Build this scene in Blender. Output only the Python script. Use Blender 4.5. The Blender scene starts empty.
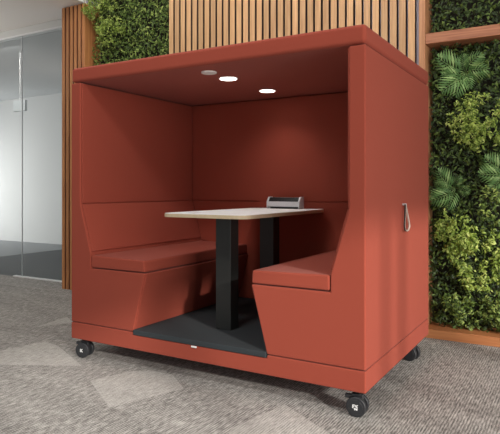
import bpy, bmesh, math, random
import numpy as np
from mathutils import Vector, Matrix, Euler
random.seed(4)
PI = math.pi
scn = bpy.context.scene
COL = scn.collection

# ------------------------------------------------------------------ materials
def new_mat(name):
    m = bpy.data.materials.new(name); m.use_nodes = True
    nt = m.node_tree
    return m, nt, nt.nodes['Principled BSDF']

def lin(r, g, b):
    f = lambda c: (c/255/12.92) if c/255 <= .04045 else ((c/255+.055)/1.055)**2.4
    return (f(r), f(g), f(b), 1)

def plain(name, col, rough=.5, metal=0, bump=0, scale=200, var=0):
    m, nt, b = new_mat(name)
    b.inputs['Base Color'].default_value = col
    b.inputs['Roughness'].default_value = rough
    b.inputs['Metallic'].default_value = metal
    if bump or var:
        tc = nt.nodes.new('ShaderNodeTexCoord')
        n = nt.nodes.new('ShaderNodeTexNoise'); n.inputs['Scale'].default_value = scale
        nt.links.new(tc.outputs['Object'], n.inputs['Vector'])
        if bump:
            bp = nt.nodes.new('ShaderNodeBump'); bp.inputs['Strength'].default_value = bump
            bp.inputs['Distance'].default_value = .002
            nt.links.new(n.outputs['Fac'], bp.inputs['Height'])
            nt.links.new(bp.outputs['Normal'], b.inputs['Normal'])
        if var:
            rp = nt.nodes.new('ShaderNodeMapRange')
            rp.inputs['To Min'].default_value = 1-var; rp.inputs['To Max'].default_value = 1+var
            nt.links.new(n.outputs['Fac'], rp.inputs['Value'])
            hs = nt.nodes.new('ShaderNodeHueSaturation'); hs.inputs['Color'].default_value = col
            nt.links.new(rp.outputs['Result'], hs.inputs['Value'])
            nt.links.new(hs.outputs['Color'], b.inputs['Base Color'])
    return m

def wood(name, c1, c2, axis='Z', scale=6):
    m, nt, b = new_mat(name)
    tc = nt.nodes.new('ShaderNodeTexCoord')
    mp = nt.nodes.new('ShaderNodeMapping')
    s = [scale*6]*3; s['XYZ'.index(axis)] = scale*.25
    mp.inputs['Scale'].default_value = s
    n = nt.nodes.new('ShaderNodeTexNoise'); n.inputs['Scale'].default_value = 1.6
    n.inputs['Detail'].default_value = 5; n.inputs['Distortion'].default_value = .6
    cr = nt.nodes.new('ShaderNodeValToRGB')
    cr.color_ramp.elements[0].position = .3; cr.color_ramp.elements[0].color = c1
    cr.color_ramp.elements[1].position = .7; cr.color_ramp.elements[1].color = c2
    g = nt.nodes.new('ShaderNodeNewGeometry')
    mr = nt.nodes.new('ShaderNodeMapRange'); mr.inputs['To Min'].default_value = .82; mr.inputs['To Max'].default_value = 1.12
    hs = nt.nodes.new('ShaderNodeHueSaturation')
    L = nt.links.new
    L(tc.outputs['Object'], mp.inputs['Vector']); L(mp.outputs['Vector'], n.inputs['Vector'])
    L(n.outputs['Fac'], cr.inputs['Fac']); L(cr.outputs['Color'], hs.inputs['Color'])
    L(g.outputs['Random Per Island'], mr.inputs['Value']); L(mr.outputs['Result'], hs.inputs['Value'])
    L(hs.outputs['Color'], b.inputs['Base Color'])
    b.inputs['Roughness'].default_value = .55
    return m

def leaf_mat(name, dark, mid, light):
    m, nt, b = new_mat(name)
    g = nt.nodes.new('ShaderNodeNewGeometry')
    cr = nt.nodes.new('ShaderNodeValToRGB')
    cr.color_ramp.elements[0].color = dark
    cr.color_ramp.elements[1].color = light
    e = cr.color_ramp.elements.new(.6); e.color = mid
    nt.links.new(g.outputs['Random Per Island'], cr.inputs['Fac'])
    nt.links.new(cr.outputs['Color'], b.inputs['Base Color'])
    b.inputs['Roughness'].default_value = .5
    tr = nt.nodes.new('ShaderNodeBsdfTranslucent')
    mx = nt.nodes.new('ShaderNodeMixShader'); mx.inputs[0].default_value = .25
    nt.links.new(cr.outputs['Color'], tr.inputs['Color'])
    nt.links.new(b.outputs[0], mx.inputs[1]); nt.links.new(tr.outputs[0], mx.inputs[2])
    nt.links.new(mx.outputs[0], nt.nodes['Material Output'].inputs['Surface'])
    return m

def fabric(name, col):
    m, nt, b = new_mat(name)
    L = nt.links.new
    tc = nt.nodes.new('ShaderNodeTexCoord')
    n = nt.nodes.new('ShaderNodeTexNoise'); n.inputs['Scale'].default_value = 420; n.inputs['Detail'].default_value = 2
    n2 = nt.nodes.new('ShaderNodeTexNoise'); n2.inputs['Scale'].default_value = 3
    L(tc.outputs['Object'], n.inputs['Vector']); L(tc.outputs['Object'], n2.inputs['Vector'])
    ad = nt.nodes.new('ShaderNodeMath'); ad.operation = 'MULTIPLY_ADD'
    ad.inputs[1].default_value = .16; ad.inputs[2].default_value = .92
    L(n.outputs['Fac'], ad.inputs[0])
    hs = nt.nodes.new('ShaderNodeHueSaturation'); hs.inputs['Color'].default_value = col
    L(ad.outputs[0], hs.inputs['Value']); L(hs.outputs['Color'], b.inputs['Base Color'])
    bp = nt.nodes.new('ShaderNodeBump'); bp.inputs['Strength'].default_value = .25; bp.inputs['Distance'].default_value = .001
    L(n.outputs['Fac'], bp.inputs['Height']); L(bp.outputs['Normal'], b.inputs['Normal'])
    b.inputs['Roughness'].default_value = .85
    b.inputs['Specular IOR Level'].default_value = .2
    b.inputs['Sheen Weight'].default_value = .06
    return m

def carpet(name, c1, c2, ang, line=95):
    m, nt, b = new_mat(name)
    L = nt.links.new
    tc = nt.nodes.new('ShaderNodeTexCoord')
    mp = nt.nodes.new('ShaderNodeMapping'); mp.inputs['Rotation'].default_value = (0, 0, ang)
    L(tc.outputs['Object'], mp.inputs['Vector'])
    def noise(sc, det=2, vec=None):
        q = nt.nodes.new('ShaderNodeMapping'); q.inputs['Scale'].default_value = sc
        L(mp.outputs['Vector'], q.inputs['Vector'])
        x = nt.nodes.new('ShaderNodeTexNoise'); x.inputs['Scale'].default_value = 1; x.inputs['Detail'].default_value = det
        L(q.outputs['Vector'], x.inputs['Vector']); return x
    n = noise((line*1.2, 20, 1)); n2 = noise((line*.4, 5, 1)); n3 = noise((240, 210, 1)); n4 = noise((.9, 5.5, 1), 3)
    w = nt.nodes.new('ShaderNodeTexWave'); w.inputs['Scale'].default_value = 23; w.inputs['Distortion'].default_value = .5
    w.inputs['Detail'].default_value = 2; w.inputs['Detail Scale'].default_value = 3
    L(mp.outputs['Vector'], w.inputs['Vector'])
    def mul(a, k, add):
        x = nt.nodes.new('ShaderNodeMath'); x.operation = 'MULTIPLY_ADD'
        L(a, x.inputs[0]); x.inputs[1].default_value = k
        if isinstance(add, float): x.inputs[2].default_value = add
        else: L(add, x.inputs[2])
        return x.outputs[0]
    s = mul(n.outputs['Fac'], 1.05, -.98)
    s = mul(n2.outputs['Fac'], .3, s)
    s = mul(w.outputs['Fac'], .25, s)
    s = mul(n3.outputs['Fac'], 1.0, s)
    s = mul(n4.outputs['Fac'], .22, s)
    cr = nt.nodes.new('ShaderNodeValToRGB')
    cr.color_ramp.elements[0].position = .2; cr.color_ramp.elements[0].color = c1
    cr.color_ramp.elements[1].position = .9; cr.color_ramp.elements[1].color = c2
    L(s, cr.inputs['Fac']); L(cr.outputs['Color'], b.inputs['Base Color'])
    bp = nt.nodes.new('ShaderNodeBump'); bp.inputs['Strength'].default_value = .5; bp.inputs['Distance'].default_value = .004
    L(s, bp.inputs['Height']); L(bp.outputs['Normal'], b.inputs['Normal'])
    b.inputs['Roughness'].default_value = .95
    b.inputs['Specular IOR Level'].default_value = .1
    return m

def emit(name, col, s):
    m, nt, b = new_mat(name)
    b.inputs['Base Color'].default_value = (.9, .9, .9, 1)
    b.inputs['Emission Color'].default_value = col
    b.inputs['Emission Strength'].default_value = s
    return m

def glass_mat(name):
    m, nt, b = new_mat(name)
    t = nt.nodes.new('ShaderNodeBsdfTransparent'); t.inputs['Color'].default_value = (.88, .9, .9, 1)
    g = nt.nodes.new('ShaderNodeBsdfGlossy'); g.inputs['Roughness'].default_value = .02
    fr = nt.nodes.new('ShaderNodeFresnel'); fr.inputs['IOR'].default_value = 1.45
    mx = nt.nodes.new('ShaderNodeMixShader')
    ge = nt.nodes.new('ShaderNodeNewGeometry'); sb = nt.nodes.new('ShaderNodeMath'); sb.operation = 'MULTIPLY'
    iv = nt.nodes.new('ShaderNodeMath'); iv.operation = 'SUBTRACT'; iv.inputs[0].default_value = 1
    nt.links.new(ge.outputs['Backfacing'], iv.inputs[1]); nt.links.new(iv.outputs[0], sb.inputs[0]); nt.links.new(fr.outputs[0], sb.inputs[1])
    nt.links.new(sb.outputs[0], mx.inputs[0]); nt.links.new(t.outputs[0], mx.inputs[1]); nt.links.new(g.outputs[0], mx.inputs[2])
    nt.links.new(mx.outputs[0], nt.nodes['Material Output'].inputs['Surface'])
    return m

TERRA = fabric('terracotta_fabric', lin(148, 67, 51))
MAT = plain('slate_mat', lin(42, 48, 52), .9, bump=.3, scale=300)
BLACK = plain('black_steel', lin(38, 40, 39), .45)
RUBBER = plain('caster_black', lin(40, 41, 44), .5)
TOP = plain('table_laminate', lin(236, 237, 238), .45)
PLY = plain('ply_edge', lin(188, 170, 140), .6, var=.15, scale=60)
SILVER = plain('silver_aluminium', lin(212, 212, 214), .4, .2)
SOCK = plain('black_sockets', lin(18, 19, 20), .4)
WHITE = plain('white_print', lin(225, 225, 225), .6)
SENSOR = plain('sensor_grey', lin(240, 236, 232), .5)
LENS = emit('downlight_lens', (1, .95, .88, 1), 9)
RING = plain('downlight_ring', lin(215, 205, 200), .4)
LEATHER = plain('strap_leather', lin(196, 180, 168), .6)
LEATHER_IN = plain('strap_backing', lin(62, 52, 48), .7)
SLAT = wood('oak_slat', lin(186, 142, 98), lin(214, 174, 128))
SLAT_L = wood('stained_oak_slat', lin(160, 100, 58), lin(194, 134, 82))
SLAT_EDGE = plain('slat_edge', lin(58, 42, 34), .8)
SLAT_EDGE_L = plain('left_slat_edge', lin(104, 64, 40), .8)
FRAME = wood('timber_frame', lin(142, 88, 60), lin(178, 120, 86), 'X')
FRAMEV = wood('timber_post', lin(160, 108, 72), lin(190, 140, 100), 'Z')
PLANT = wood('planter_edge', lin(158, 98, 58), lin(188, 126, 80), 'X')
BACKING = plain('wall_paint', lin(190, 189, 204), .8)
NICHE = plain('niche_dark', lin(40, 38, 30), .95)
CEIL = plain('ceiling_taupe', lin(236, 231, 225), .9)
HEAD = plain('header_paint', lin(205, 205, 202), .8)
TRACK = plain('white_track', lin(228, 228, 228), .5)
ROOM = plain('room_wall', lin(220, 219, 218), .85)
ROOMC = plain('room_ceiling', lin(196, 197, 198), .9)
ROOMF = plain('room_dark_floor', lin(88, 90, 92), .8, var=.1, scale=40)
ROOMF2 = plain('room_light_floor', lin(150, 152, 154), .8)
GLASS = glass_mat('clear_glass')
SIGN = plain('sign_white', lin(225, 228, 230), .5)
CARPET = carpet('grey_carpet', lin(98, 96, 93), lin(210, 207, 202), 0)
CARPET_LT = carpet('light_carpet', lin(140, 138, 134), lin(214, 211, 206), 0, 130)
LEAF_DK = leaf_mat('dark_leaf', lin(34, 48, 22), lin(64, 86, 38), lin(112, 136, 62))
LEAF_MD = leaf_mat('hedge_leaf', lin(54, 72, 28), lin(104, 130, 54), lin(166, 184, 96))
LEAF_LT = leaf_mat('bright_leaf', lin(96, 120, 44), lin(150, 174, 72), lin(196, 208, 116))
LEAF_PALM = leaf_mat('palm_leaf', lin(84, 122, 66), lin(120, 160, 92), lin(166, 196, 128))
STEM = plain('plant_stem', lin(78, 92, 44), .7)

# ------------------------------------------------------------------ helpers
def obj(name, bm, mats, parent=None, wn=True):
    me = bpy.data.meshes.new(name); bm.to_mesh(me); bm.free()
    for m in (mats if isinstance(mats, (list, tuple)) else [mats]): me.materials.append(m)
    o = bpy.data.objects.new(name, me); COL.objects.link(o)
    if parent: o.parent = parent
    if wn:
        for p in me.polygons: p.use_smooth = True
        w = o.modifiers.new('normals', 'WEIGHTED_NORMAL'); w.keep_sharp = True
    return o

def tag(o, label, cat, group=None, kind=None):
    o['label'] = label; o['category'] = cat
    if group: o['group'] = group
    if kind: o['kind'] = kind
    return o

def struct(o):
    o['kind'] = 'structure'; return o

def thing(name, loc, label, cat, group=None, rz=0):
    o = bpy.data.objects.new(name, None); COL.objects.link(o)
    o.location = loc; o.rotation_euler = (0, 0, rz); o.empty_display_size = .1
    return tag(o, label, cat, group)

def sub(name, loc, parent, rz=0):
    o = bpy.data.objects.new(name, None); COL.objects.link(o)
    o.location = loc; o.rotation_euler = (0, 0, rz); o.parent = parent
    return o

def box(bm, x0, x1, y0, y1, z0, z1, bev=0, seg=3, mi=0):
    vs = [bm.verts.new(c) for c in ((x0,y0,z0),(x1,y0,z0),(x1,y1,z0),(x0,y1,z0),(x0,y0,z1),(x1,y0,z1),(x1,y1,z1),(x0,y1,z1))]
    fs = [bm.faces.new([vs[i] for i in f]) for f in ((0,3,2,1),(4,5,6,7),(0,1,5,4),(1,2,6,5),(2,3,7,6),(3,0,4,7))]
    for f in fs: f.material_index = mi
    if bev:
        es = list({e for f in fs for e in f.edges})
        bmesh.ops.bevel(bm, geom=es, offset=bev, segments=seg, profile=.5, affect='EDGES')
    return bm

def prism(pts, y0, y1, bev=0, seg=3, axis='y'):
    """polygon in XZ extruded along y (axis y), or polygon in YZ extruded along x, or XY along z"""
    bm = bmesh.new()
    def P(a, b, t):
        return {'y': (a, t, b), 'x': (t, a, b), 'z': (a, b, t)}[axis]
    A = [bm.verts.new(P(a, b, y0)) for a, b in pts]
    B = [bm.verts.new(P(a, b, y1)) for a, b in pts]
    n = len(pts)
    bm.faces.new(A); bm.faces.new(B[::-1])
    for i in range(n): bm.faces.new([A[i], B[i], B[(i+1) % n], A[(i+1) % n]])
    bmesh.ops.recalc_face_normals(bm, faces=bm.faces)
    if bev: bmesh.ops.bevel(bm, geom=list(bm.edges), offset=bev, segments=seg, profile=.5, affect='EDGES')
    return bm

def cyl(bm, r, p0, p1, seg=28, bev=0, r2=None, mi=0):
    p0 = Vector(p0); p1 = Vector(p1); d = p1-p0
    M = Matrix.Translation((p0+p1)/2) @ d.to_track_quat('Z', 'Y').to_matrix().to_4x4()
    g = bmesh.ops.create_cone(bm, cap_ends=True, segments=seg, radius1=r, radius2=r if r2 is None else r2, depth=d.length, matrix=M)
    fs = {f for v in g['verts'] for f in v.link_faces}
    for f in fs: f.material_index = mi
    if bev:
        es = [e for f in fs if len(f.verts) > 4 for e in f.edges]
        bmesh.ops.bevel(bm, geom=list(set(es)), offset=bev, segments=2, profile=.5, affect='EDGES')
    return bm

# ------------------------------------------------------------------ camera
cam = bpy.data.cameras.new('camera'); co = bpy.data.objects.new('camera', cam); COL.objects.link(co)
cam.sensor_fit = 'HORIZONTAL'; cam.sensor_width = 36; cam.lens = 561.4/500*36; cam.shift_y = -.0562
cam.clip_start = .05
co.location = (2.8815, -2.5781, 1.1003); co.rotation_euler = (PI/2, 0, .5325)
scn.camera = co

# ------------------------------------------------------------------ the pod
W, D = 2.0, 1.285
Z0, Z1, Z2, Z3 = .123, .232, 1.793, 1.891       # base bottom, base top, canopy bottom, canopy top
pod = thing('meeting_pod', (0, 0, 0), 'terracotta upholstered two-bench meeting pod on black casters', 'meeting pod')

bm = prism([(0,Z0),(W,Z0),(W,Z1-.003),(1.463,Z1-.003),(1.463,.213),(.537,.213),(.537,Z1-.003),(0,Z1-.003)], 0, D, .007)
obj('base', bm, TERRA, pod)
bm = box(bmesh.new(), 0, W, 0, D, Z2+.003, Z3, .021, 4)
obj('canopy', bm, TERRA, pod)

def mir(pts, right): return [(W-x, z) for x, z in pts] if right else pts
prof = [(0,Z1),(.537,Z1),(.632,.592),(.181,.592),(.181,.680),(.085,1.004),(.085,Z2-.002),(0,Z2-.002)]
for right in (False, True):
    obj('side_panel', prism(mir(prof, right), 0, D, .009), TERRA, pod)
    # seat cushion lying in the notch
    c = prism(mir([(.184,.597),(.629,.597),(.626,.668),(.184,.676)], right), -.001, 1.205, .011, 4)
    obj('seat_cushion', c, TERRA, pod)
    # inner padding
    pd = prism(mir([(.183,.70),(.096,1.000),(.086,1.000),(.173,.70)], right), .012, 1.208, .003, 2)
    obj('backrest_pad', pd, TERRA, pod)
    pd = prism(mir([(.085,1.008),(.094,1.008),(.094,1.785),(.085,1.785)], right), .012, 1.208, .003, 2)
    obj('upper_pad', pd, TERRA, pod)
    pd = prism(mir([(.537,.25),(.546,.25),(.637,.588),(.628,.588)], right), .012, 1.208, .003, 2)
    obj('bench_front_pad', pd, TERRA, pod)
bm = box(bmesh.new(), .086, W-.086, 1.215, D-.003, Z1, Z2-.002, .004)
obj('back_panel', bm, TERRA, pod)
bm = box(bmesh.new(), .096, W-.096, 1.204, 1.216, 1.008, 1.785, .004)
obj('upper_back_pad', bm, TERRA, pod)
bm = prism([(.55,.246),(W-.55,.246),(W-.64,.59),(W-.19,.685),(W-.098,1.0),(.098,1.0),(.19,.685),(.64,.59)], 1.204, 1.216, .003, 2)
obj('lower_back_pad', bm, TERRA, pod)
bm = prism([(.540,-.0045),(W-.540,-.0045),(W-.540,1.203),(.540,1.203)], .2145, .246, .004, 2, axis='z')
m_ = obj('floor_mat', bm, MAT, pod); m_['label'] = 'dark slate grey floor mat'
bm = box(bmesh.new(), .977, 1.013, -.0065, -.0005, .202, .2115, .001, 1)
t_ = obj('name_tag', bm, WHITE, pod); t_['label'] = 'tiny white tag on the front edge of the base'

for y in (.394, .905):
    d = sub('downlight', (1.0-.028, y, Z2+.003), pod)
    bm = bmesh.new(); cyl(bm, .062, (0,0,-.004), (0,0,.004), 36, .0015); obj('trim_ring', bm, RING, d)
    bm = bmesh.new(); cyl(bm, .052, (0,0,-.006), (0,0,-.0035), 36); obj('lens', bm, LENS, d)['label'] = 'glowing white round lens'
    ld = bpy.data.lights.new('downlight_lamp', 'SPOT'); ld.energy = 9; ld.spot_size = 2.2; ld.spot_blend = .8; ld.shadow_soft_size = .05
    ld.color = (1, .96, .9)
    lo = bpy.data.objects.new('downlight_lamp', ld); COL.objects.link(lo); lo.location = (0,0,-.012); lo.parent = d
bm = bmesh.new(); cyl(bm, .046, (.975,.176,Z2-.006), (.975,.176,Z2+.005), 32, .003); cyl(bm, .02, (.975,.176,Z2-.009), (.975,.176,Z2-.005), 20)
s_ = obj('motion_sensor', bm, SENSOR, pod); s_['label'] = 'grey round sensor under the canopy'

# strap loop on the right side
def ribbon(path, half, nrm=(1,0,0), th=.0032):
    bm = bmesh.new(); n = len(path); rows = []
    for i, p in enumerate(path):
        p = Vector(p); a = Vector(path[max(i-1,0)]); c = Vector(path[min(i+1,n-1)])
        t = (c-a).normalized(); side = Vector(nrm); up = t.cross(side).normalized()
        h = half[i] if isinstance(half, list) else half
        rows.append([bm.verts.new(p+side*h*s1+up*th*s2) for s1, s2 in ((-1,-1),(1,-1),(1,1),(-1,1))])
    for i in range(n-1):
        for k in range(4):
            f = bm.faces.new([rows[i][k], rows[i][(k+1)%4], rows[i+1][(k+1)%4], rows[i+1][k]])
            f.material_index = 1 if k == 2 else 0
    bm.faces.new(rows[0]); bm.faces.new(rows[-1][::-1])
    bmesh.ops.recalc_face_normals(bm, faces=bm.faces)
    return bm
ctrl = [(.640,1.012),(.637,.985),(.630,.94),(.622,.90),(.622,.88),(.636,.864),(.665,.858),(.70,.862),(.722,.876),(.722,.896),(.70,.925),(.672,.965),(.652,.99),(.645,1.012)]
path = []
for i in range(len(ctrl)-1):
    for t in (0, .5):
        path.append((2.017, ctrl[i][0]*(1-t)+ctrl[i+1][0]*t, ctrl[i][1]*(1-t)+ctrl[i+1][1]*t))
path.append((2.017, ctrl[-1][0], ctrl[-1][1]))
st = sub('pull_strap', (0,0,0), pod); st['label'] = 'pale leather loop on the right side of the pod'
obj('loop', ribbon(path, .0055), [LEATHER, LEATHER_IN], st)
bm = bmesh.new(); cyl(bm, .006, (1.998,.643,1.011), (2.023,.643,1.011), 16, .002); obj('stud', bm, SILVER, st)

# casters
def emblem_bm(big):
    bm = bmesh.new()
    def bar(x0, z0, x1, z1, w):
        d = Vector((x1-x0, 0, z1-z0)); n = Vector((-d.z, 0, d.x)).normalized()*w
        q = [Vector((x0,0,z0))-n, Vector((x1,0,z1))-n, Vector((x1,0,z1))+n, Vector((x0,0,z0))+n]
        v = [bm.verts.new(p+Vector((0,-.0008,0))) for p in q]; u = [bm.verts.new(p+Vector((0,.0004,0))) for p in q]
        bm.faces.new(v); bm.faces.new(u[::-1])
        for i in range(4): bm.faces.new([v[i], u[i], u[(i+1)%4], v[(i+1)%4]])
    if big:      # the two stacked angular marks of the front right caster
        bar(-.013,.012,-.013,-.004,.0025); bar(-.013,.011,-.002,.011,.0022); bar(-.013,.003,-.004,.003,.0018)
        bar(.002,.012,.002,.001,.0024); bar(.003,.005,.011,.012,.0022); bar(.003,.006,.010,-.001,.0022)
        bar(-.006,-.004,-.001,-.013,.0024); bar(.008,-.003,.008,-.013,.0024); bar(-.001,-.004,.008,-.013,.002)
    else:
        bar(-.007,.010,-.007,-.010,.0028); bar(-.005,0,.008,.010,.0026); bar(-.005,0,.008,-.010,.0026); bar(-.009,0,.002,0,.003)
    bmesh.ops.recalc_face_normals(bm, faces=bm.faces)
    return bm
def caster(loc, rz, mark):
    c = sub('caster', loc, pod, rz)
    r = .049
    for k, y in enumerate((-.026, .026)):
        bm = bmesh.new(); cyl(bm, r, (0,y-.012,r), (0,y+.012,r), 40, .005)
        ys = -.0125 if k == 0 else .0125
        cyl(bm, r*.72, (0,y+ys-.0015,r), (0,y+ys+.0015,r), 36, .001)
        w = obj('wheel', bm, RUBBER, c)
    bm = bmesh.new(); cyl(bm, .012, (0,-.02,r), (0,.02,r), 16)
    box(bm, -.03, .03, -.012, .012, .05, .105, .006); box(bm, -.062, -.02, -.012, .012, .078, .096, .004); cyl(bm, .011, (.012,0,.08), (.012,0,Z0+.004), 16)
    cyl(bm, .03, (.012,0,Z0-.01), (.012,0,Z0-.001), 24)
    obj('fork', bm, RUBBER, c)
    if mark:
        e = obj('emblem', emblem_bm(mark == 2), WHITE, c, wn=False)
        e.location = (0, -.0408, r); e['label'] = 'small white emblem on the wheel face'
caster((1.945, .045, 0), .06, 2)
caster((.075, .05, 0), .22, 1)
caster((1.94, 1.06, 0), -.2, 0)
caster((.07, 1.20, 0), .4, 0)

# ------------------------------------------------------------------ table and socket unit
table = thing('table', (1.0, .6, .246), 'white-topped table with plywood edge on two black rectangular legs', 'table')
TZ = .9555-.246
def rrect(x0, x1, y0, y1, r, n=8):
    P = []
    for cx, cy, a in ((x1-r,y0+r,-PI/2),(x1-r,y1-r,0),(x0+r,y1-r,PI/2),(x0+r,y0+r,PI)):
        P += [(cx+r*math.cos(a+PI/2*i/n), cy+r*math.sin(a+PI/2*i/n)) for i in range(n+1)]
    return P
TX, TY0, TY1 = .30, -.545, .597
top = bmesh.new()
bm = prism(rrect(-TX, TX, TY0, TY1, .07), TZ-.024, TZ-.002, .002, 1, axis='z')
tt = obj('tabletop', bm, PLY, table)
bm = prism(rrect(-TX+.001, TX-.001, TY0+.001, TY1-.001, .07), TZ-.0035, TZ, .001, 1, axis='z')
obj('laminate', bm, TOP, tt)['label'] = 'off-white laminate surface'
for y in (-.275, .27):
    bm = box(bmesh.new(), -.042, .066, y-.052, y+.040, 0.0005, TZ-.024, .003, 2)
    obj('leg', bm, BLACK, table)
top.free()

ex = thing('power_unit', (1.013, 1.1, .9555), 'silver power socket unit standing on the back of the table', 'power unit')
bm = prism([(-.035,.016),(-.035,.050),(-.012,.083),(.035,.083),(.035,.010),(.02,.010)], -.126, .126, .003, 2, axis='x')
obj('housing', bm, SILVER, ex)
for s in (-1, 1):
    bm = prism([(-.04,0),(-.04,.053),(-.015,.087),(.04,.087),(.04,0)], s*.129-.005, s*.129+.005, .002, 2, axis='x')
    obj('end_cap', bm, SILVER, ex)
a, b_ = Vector((0,-.035,.050)), Vector((0,-.012,.083)); d = (b_-a).normalized(); n = Vector((0,-d.z,d.y))
q = [(a+d*.003-n*.002), (b_-d*.001-n*.002), (b_-d*.001+n*.0015), (a+d*.003+n*.0015)]
bm = prism([(p.y, p.z) for p in q], -.119, .119, 0, axis='x')
sp = obj('socket_panel', bm, SOCK, ex, wn=False); sp['label'] = 'black socket panel on the sloping face'
bm = bmesh.new()
box(bm, -.112, .112, -.020, .02, .0005, .012)
obj('foot', bm, SOCK, ex, wn=False)

# ------------------------------------------------------------------ room
# floor with the angular inlays of the carpet
bm = bmesh.new()
box(bm, -12, 9, -7, 2.0, -.1, 0)
def inlay(pts, h=.0012):
    v = [bm.verts.new((x, y, h)) for x, y in pts]
    f = bm.faces.new(v); f.normal_update()
    if f.normal.z < 0: f.normal_flip()
    f.material_index = 1
inlay([(.211,-.103),(-.245,-.349),(-.55,-.50),(-.575,-.42),(-.447,.159),(-.273,.127)])
inlay([(.459,-.273),(.541,-.031),(.649,.044),(.80,.05),(1.0,-.10),(.844,-.506)])
inlay([(-.86,.40),(-.92,.78),(-.72,.66)])
inlay([(1.58,-.02),(1.50,-.40),(1.62,-.75),(2.05,-.75),(1.95,-.25)])
fl = struct(obj('floor', bm, [CARPET, CARPET_LT], wn=False))

YS = 1.70
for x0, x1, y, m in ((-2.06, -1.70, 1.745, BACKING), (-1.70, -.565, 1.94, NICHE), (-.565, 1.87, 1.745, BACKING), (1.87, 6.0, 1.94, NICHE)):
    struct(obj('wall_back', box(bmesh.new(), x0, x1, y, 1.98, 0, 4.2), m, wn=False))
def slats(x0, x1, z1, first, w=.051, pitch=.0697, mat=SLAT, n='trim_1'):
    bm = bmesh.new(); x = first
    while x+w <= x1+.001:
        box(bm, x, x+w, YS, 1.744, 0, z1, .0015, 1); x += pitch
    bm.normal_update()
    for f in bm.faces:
        if abs(f.normal.x) > .9: f.material_index = 1      # darker slat sides, toned to keep the gaps dark
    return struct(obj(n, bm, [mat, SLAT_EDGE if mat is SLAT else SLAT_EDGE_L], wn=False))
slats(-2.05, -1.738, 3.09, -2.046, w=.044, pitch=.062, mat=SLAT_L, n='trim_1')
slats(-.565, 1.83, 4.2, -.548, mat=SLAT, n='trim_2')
bm = box(bmesh.new(), -1.736, -1.692, YS-.004, 1.93, 0, 3.09, .002, 1)
struct(obj('trim_3', bm, SLAT_L, wn=False))
bm = box(bmesh.new(), 1.835, 1.882, YS-.012, 1.93, 0, 4.2, .003, 1)
struct(obj('trim_4', bm, FRAMEV, wn=False))
bm = box(bmesh.new(), 1.884, 5.9, YS-.012, 1.93, 2.178, 2.256, .003, 1)
struct(obj('trim_5', bm, FRAME, wn=False))
bm = box(bmesh.new(), 1.884, 5.9, 1.655, 1.93, 0, .066, .004, 1)
box(bm, -1.688, -.57, 1.66, 1.935, 0, .066, .004, 1)
struct(obj('baseboard_back', bm, PLANT, wn=False))

# ceiling over the left, header, glass partition, room behind
bm = box(bmesh.new(), -12, -1.72, -1.0, 1.98, 3.10, 3.22)
struct(obj('ceiling', bm, CEIL, wn=False))
bm = box(bmesh.new(), -1.72, -1.70, -1.0, 1.70, 3.095, 3.24)
struct(obj('trim_6', bm, TRACK, wn=False))
bm = box(bmesh.new(), -12, -2.06, 1.985, 2.05, 3.02, 3.22)
struct(obj('trim_7', bm, HEAD, wn=False))
bm = box(bmesh.new(), -12, -2.06, 1.98, 2.055, 3.0, 3.018)
struct(obj('trim_8', bm, TRACK, wn=False))
bm = box(bmesh.new(), -3.27, -2.06, 1.99, 2.04, 0.0, .012)
struct(obj('trim_9', bm, TRACK, wn=False))
w1 = bmesh.new(); box(w1, -3.107, -2.07, 2.0, 2.012, .012, 3.0)
struct(obj('window_1', w1, GLASS, wn=False))
w2 = bmesh.new(); box(w2, -11.9, -3.115, 2.0, 2.012, .012, 3.0)
struct(obj('window_2', w2, GLASS, wn=False))
bm = box(bmesh.new(), -3.113, -3.109, 1.999, 2.013, .012, 3.0)
struct(obj('trim_10', bm, plain('joint_strip', lin(205, 208, 210), .4), wn=False))
bm = box(bmesh.new(), -12, -2.06, 2.0, 5.2, -.1, -.001)
box(bm, -12, -5.25, 2.06, 5.1, -.001, .0, mi=1)
struct(obj('floor.001', bm, [ROOMF, ROOMF2], wn=False))
bm = box(bmesh.new(), -12, -2.0, 5.1, 5.2, 0, 3.2)
struct(obj('wall_room', bm, ROOM, wn=False))
bm = box(bmesh.new(), -2.06, -1.96, 1.98, 5.1, 0, 3.2)
struct(obj('wall_side', bm, ROOM, wn=False))
bm = box(bmesh.new(), -12, -2.06, 2.06, 5.1, 2.995, 3.1)
struct(obj('ceiling.001', bm, ROOMC, wn=False))
bm = box(bmesh.new(), -1.70, 6.0, -7, 1.98, 4.2, 4.3)
struct(obj('ceiling.002', bm, CEIL, wn=False))
# the window wall on the right, whose head and mullions shade the pod
bm = bmesh.new()
box(bm, 6.0, 6.2, -7, 1.98, 2.60, 4.2)
box(bm, 6.0, 6.2, .6, 1.98, 0, 2.60)
struct(obj('wall_right', bm, ROOM, wn=False))
bm = bmesh.new()
for y, w in ((.3,.1),(-.7,.1),(-2.05,.045),(-1.73,.05),(-3.0,.07),(-4.2,.1),(-5.4,.1),(-6.6,.1)): box(bm, 6.04, 6.12, y-w/2, y+w/2, 0, 2.60)
struct(obj('window_3', bm, FRAMEV, wn=False))

sg = thing('hanging_sign', (-3.79, 2.49, 2.20), 'small white sign hanging on a rod behind the glass', 'sign')
bm = bmesh.new(); cyl(bm, .006, (0,0,.12), (0,0,.795), 10); obj('rod', bm, TRACK, sg)
bm = box(bmesh.new(), -.125, .125, -.02, .02, -.025, .12, .004, 2); obj('plate', bm, SIGN, sg)

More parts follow.
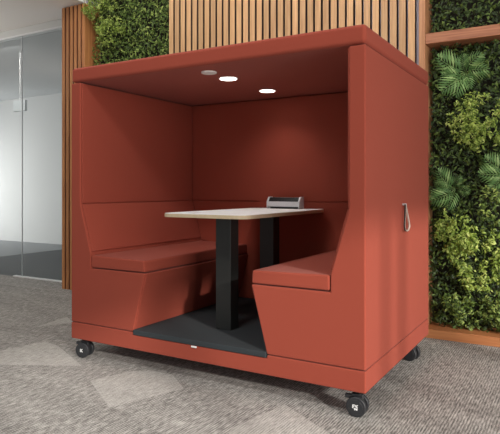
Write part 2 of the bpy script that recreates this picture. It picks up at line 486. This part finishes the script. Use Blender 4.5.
# ------------------------------------------------------------------ plants
rng = np.random.default_rng(7)
def leaves_mesh(name, P, N, L, Wd, mat, parent=None, fold=.25):
    """P centres, N facing directions; builds folded pointed leaves (5 verts, 2 quads-ish)"""
    n = len(P)
    N = N/np.linalg.norm(N, axis=1, keepdims=True)
    R = rng.normal(size=(n, 3)); R[:, 2] -= .5
    T = R-(R*N).sum(1, keepdims=True)*N; T /= np.linalg.norm(T, axis=1, keepdims=True)
    B = np.cross(N, T)
    L = L[:, None]; Wd = Wd[:, None]
    base = P-T*L*.5; tip = P+T*L*.5-N*L*.18
    l = P-T*L*.06+B*Wd*.5+N*Wd*fold; r = P-T*L*.06-B*Wd*.5+N*Wd*fold
    mid = P+N*L*.05
    V = np.stack([base, l, tip, r, mid], 1).reshape(-1, 3)
    k = np.arange(n)[:, None]*5
    F = np.concatenate([k+np.array([[0, 4, 1]]), k+np.array([[1, 4, 2]]), k+np.array([[0, 3, 4]]), k+np.array([[3, 2, 4]])], 1).reshape(-1, 3)
    me = bpy.data.meshes.new(name)
    me.from_pydata(V.tolist(), [], F.tolist())
    me.materials.append(mat)
    o = bpy.data.objects.new(name, me); COL.objects.link(o)
    if parent: o.parent = parent
    return o

def wall_foliage(name, x0, x1, z0, z1, dens, mat, yb=1.90, yf=1.74, size=(.03, .055)):
    n = int((x1-x0)*(z1-z0)*dens)
    x = rng.uniform(x0, x1, n); z = rng.uniform(z0, z1, n)
    bump = .5+.5*np.sin(x*9+np.sin(z*7)*1.5)*np.sin(z*8+np.cos(x*6)*1.7)
    depth = rng.uniform(0, 1, n)**.6
    y = yb+(yf-yb)*depth*(.55+.45*bump)
    N = np.stack([rng.normal(0, .55, n), -np.ones(n), rng.normal(.35, .5, n)], 1)
    L = rng.uniform(*size, n)
    return leaves_mesh(name, np.stack([x, y, z], 1), N, L, L*rng.uniform(.3, .5, n), mat)

f = wall_foliage('foliage', 1.892, 3.9, .066, 2.175, 3600, LEAF_DK)
tag(f, 'dark leafy foliage covering the living wall right of the pod', 'foliage', kind='stuff')
f = wall_foliage('foliage', 1.892, 3.9, 2.26, 3.3, 3000, LEAF_DK)
tag(f, 'dark foliage filling the living wall above the timber crossbeam', 'foliage', kind='stuff')
f = wall_foliage('foliage', -1.655, -.60, .08, 3.55, 3600, LEAF_MD, yf=1.72)
tag(f, 'green foliage panel between slats above the pod at left', 'foliage', kind='stuff')

def bush(x, z, rx, rz, n, label, mat=LEAF_LT, depth=.16, group='bright bushy plants on the living walls', size=(.022, .042)):
    o = thing('bushy_plant', (x, 1.86, z), label, 'plant', group)
    # sprigs: short stems carrying leaflets
    ns = max(6, n//14); P = []; N = []
    stem = bmesh.new()
    for s in range(ns):
        a = rng.uniform(0, 2*PI); rr = math.sqrt(rng.uniform(0, 1))
        dome = math.sqrt(max(0, 1-rr*rr))
        c = np.array([rx*rr*math.cos(a), -depth*(.35+.65*dome)*rng.uniform(.75, 1.05), rz*rr*math.sin(a)])
        dr = np.array([.5*math.cos(a)*rr, -.55, .5*math.sin(a)*rr+.35]); dr /= np.linalg.norm(dr)
        ln = rng.uniform(.05, .09)
        if s % 3 == 0:
            cyl(stem, .0018, Vector((c*.3).tolist()), Vector((c+dr*ln*.4).tolist()), 5)
        for j in range(14):
            t = j/13
            sd = rng.normal(0, .018, 3)*(1.2-t*.7)
            P.append(c+dr*ln*(t-.5)+sd); N.append([sd[0]*22+rng.normal(0,.3), -1, sd[2]*22+.55+rng.normal(0,.3)])
    P = np.array(P); N = np.array(N); L = rng.uniform(*size, len(P))
    leaves_mesh('leaves', P, N, L, L*rng.uniform(.32, .5, len(P)), mat, o)
    obj('stems', stem, STEM, o, wn=False)
    return o

def frond_mesh(length, nl, wl, bend):
    bm = bmesh.new(); prev = None
    pts = []
    for i in range(nl+1):
        t = i/nl
        pts.append(Vector((length*t*(1-.12*bend*t), -length*.35*math.sin(t*PI*.75)*.8, -length*bend*t*t*.55)))
    for i in range(nl):
        cyl(bm, .0028*(1-.7*i/nl), pts[i], pts[i+1], 5)
    for i in range(2, nl+1):
        t = i/nl
        d = (pts[i]-pts[i-1]).normalized(); nrm = Vector((0,-1,.25)); nrm = (nrm-d*nrm.dot(d)).normalized(); sd = d.cross(nrm)
        ll = wl*(math.sin(PI*(.18+.74*t))**.8)
        for s in (-1, 1):
            dirn = (d*.62+sd*s*(1.0-.45*t)-nrm*.12).normalized()
            p0 = pts[i]; p1 = p0+dirn*ll*.45+nrm*.006; p2 = p0+dirn*ll-nrm*ll*.16-Vector((0,0,ll*.12))
            w = d*.0125
            v = [bm.verts.new(x) for x in (p0, p1-w, p2, p1+w)]
            vm = bm.verts.new(p1-nrm*.004)
            for tri in ((v[0], v[1], vm), (v[1], v[2], vm), (v[0], vm, v[3]), (v[3], vm, v[2])): bm.faces.new(tri)
    me = bpy.data.meshes.new('frond'); bm.to_mesh(me); bm.free(); me.materials.append(LEAF_PALM)
    return me
FROND = frond_mesh(.20, 9, .105, .55)
def palm(x, z, dirs, label, y=1.84):
    o = thing('palm_plant', (x, y, z), label, 'plant', 'palms on the living wall')
    for ang, sc, tilt in dirs:
        fr = bpy.data.objects.new('frond', FROND); COL.objects.link(fr); fr.parent = o
        M = Matrix.Rotation(-math.radians(ang), 4, 'Y')
        fr.matrix_local = M @ Matrix.Rotation(math.radians(tilt), 4, 'X') @ Matrix.Rotation(-.35, 4, 'Z') @ Matrix.Scale(sc*1.2, 4)
    return o
palm(2.14, 1.965, [(168,.95,0),(120,.55,10),(62,.75,0),(20,.75,5),(200,.7,-10),(245,.9,0),(278,.8,10),(310,.6,0)], 'large palm with splayed fronds below the timber crossbeam')
palm(2.07, 1.10, [(150,.8,0),(185,.6,0),(232,.8,0),(280,.65,10),(10,.5,0),(85,.45,0)], 'palm at mid height beside the pod side')
palm(2.43, 1.22, [(165,.8,0),(205,.8,0),(120,.7,0),(250,.7,0),(40,.7,0),(300,.6,0)], 'palm cut by the right edge of the photo')
bush(2.24, 1.58, .20, .20, 900, 'bright feathery bush just below the large palm')
bush(2.09, .78, .15, .17, 750, 'yellow-green bush beside the pod below the mid-height palm')
bush(2.25, .58, .19, .22, 1000, 'largest bright bush low on the living wall')
bush(2.12, .20, .14, .12, 350, 'sparse low bush at the planter edge by the pod corner', LEAF_MD)
bush(2.40, .24, .13, .14, 400, 'low bush above the planter edge at the right side of the photo', LEAF_MD)
bush(2.36, .98, .12, .18, 350, 'mid green bush under the palm at the right edge', LEAF_MD)
bush(-1.50, 3.02, .22, .16, 800, 'bright bush at the top left of the foliage above the pod', depth=.24)
bush(-1.36, 2.74, .20, .14, 600, 'lighter bush at lower left of the foliage above the pod', depth=.22)

# ------------------------------------------------------------------ light
sun = bpy.data.lights.new('sun', 'SUN'); sun.energy = 3.2; sun.angle = math.radians(2.4); sun.color = (1, .95, .88)
so = bpy.data.objects.new('sun', sun); COL.objects.link(so); so.location = (9, -5, 5)
so.rotation_euler = Vector((-1, .58, -.40)).to_track_quat('-Z', 'Y').to_euler()
wd = bpy.data.worlds.new('world'); scn.world = wd; wd.use_nodes = True
bg = wd.node_tree.nodes['Background']; bg.inputs['Color'].default_value = (.95, .97, 1, 1); bg.inputs['Strength'].default_value = .31
def area(name, loc, d, sx, sy, e, c=(1, .97, .93)):
    al = bpy.data.lights.new(name, 'AREA'); al.energy = e; al.shape = 'RECTANGLE'; al.size = sx; al.size_y = sy; al.color = c
    ao = bpy.data.objects.new(name, al); COL.objects.link(ao); ao.location = loc
    ao.rotation_euler = Vector(d).to_track_quat('-Z', 'Y').to_euler()
area('ceiling_lamp', (1.15, -2.7, 4.1), (-.1, .5, -1), 1.5, .4, 72)
area('slat_fill', (.3, .2, 4.1), (0, .5, -1), 4.5, .2, 45)  # unseen fill added above the slats to brighten them
area('window_fill', (6.3, -1.6, 1.35), (-1, 0, -.05), 5.5, 2.3, 265, (1, .98, .95))  # area light added behind the window to lift the pod's right face
area('ceiling_fill', (-4.5, .3, 2.1), (0, .1, 1), 1.6, .4, 32)  # unseen upward fill, added only to brighten the left ceiling
area('sign_fill', (-3.9, 2.16, 2.97), (0, .3, -1), .8, .06, 10)  # small added fill that brightens the hanging sign
area('room_fill', (-8.5, 3.4, 1.2), (.9, .35, -.05), 2.4, 1.8, 82, (1, .99, .97))  # unseen side fill, added for the gradient on the room wall

scn.view_settings.view_transform = 'Standard'; scn.view_settings.look = 'None'
scn.view_settings.exposure = 0; scn.view_settings.gamma = 1; scn.view_settings.use_curve_mapping = False
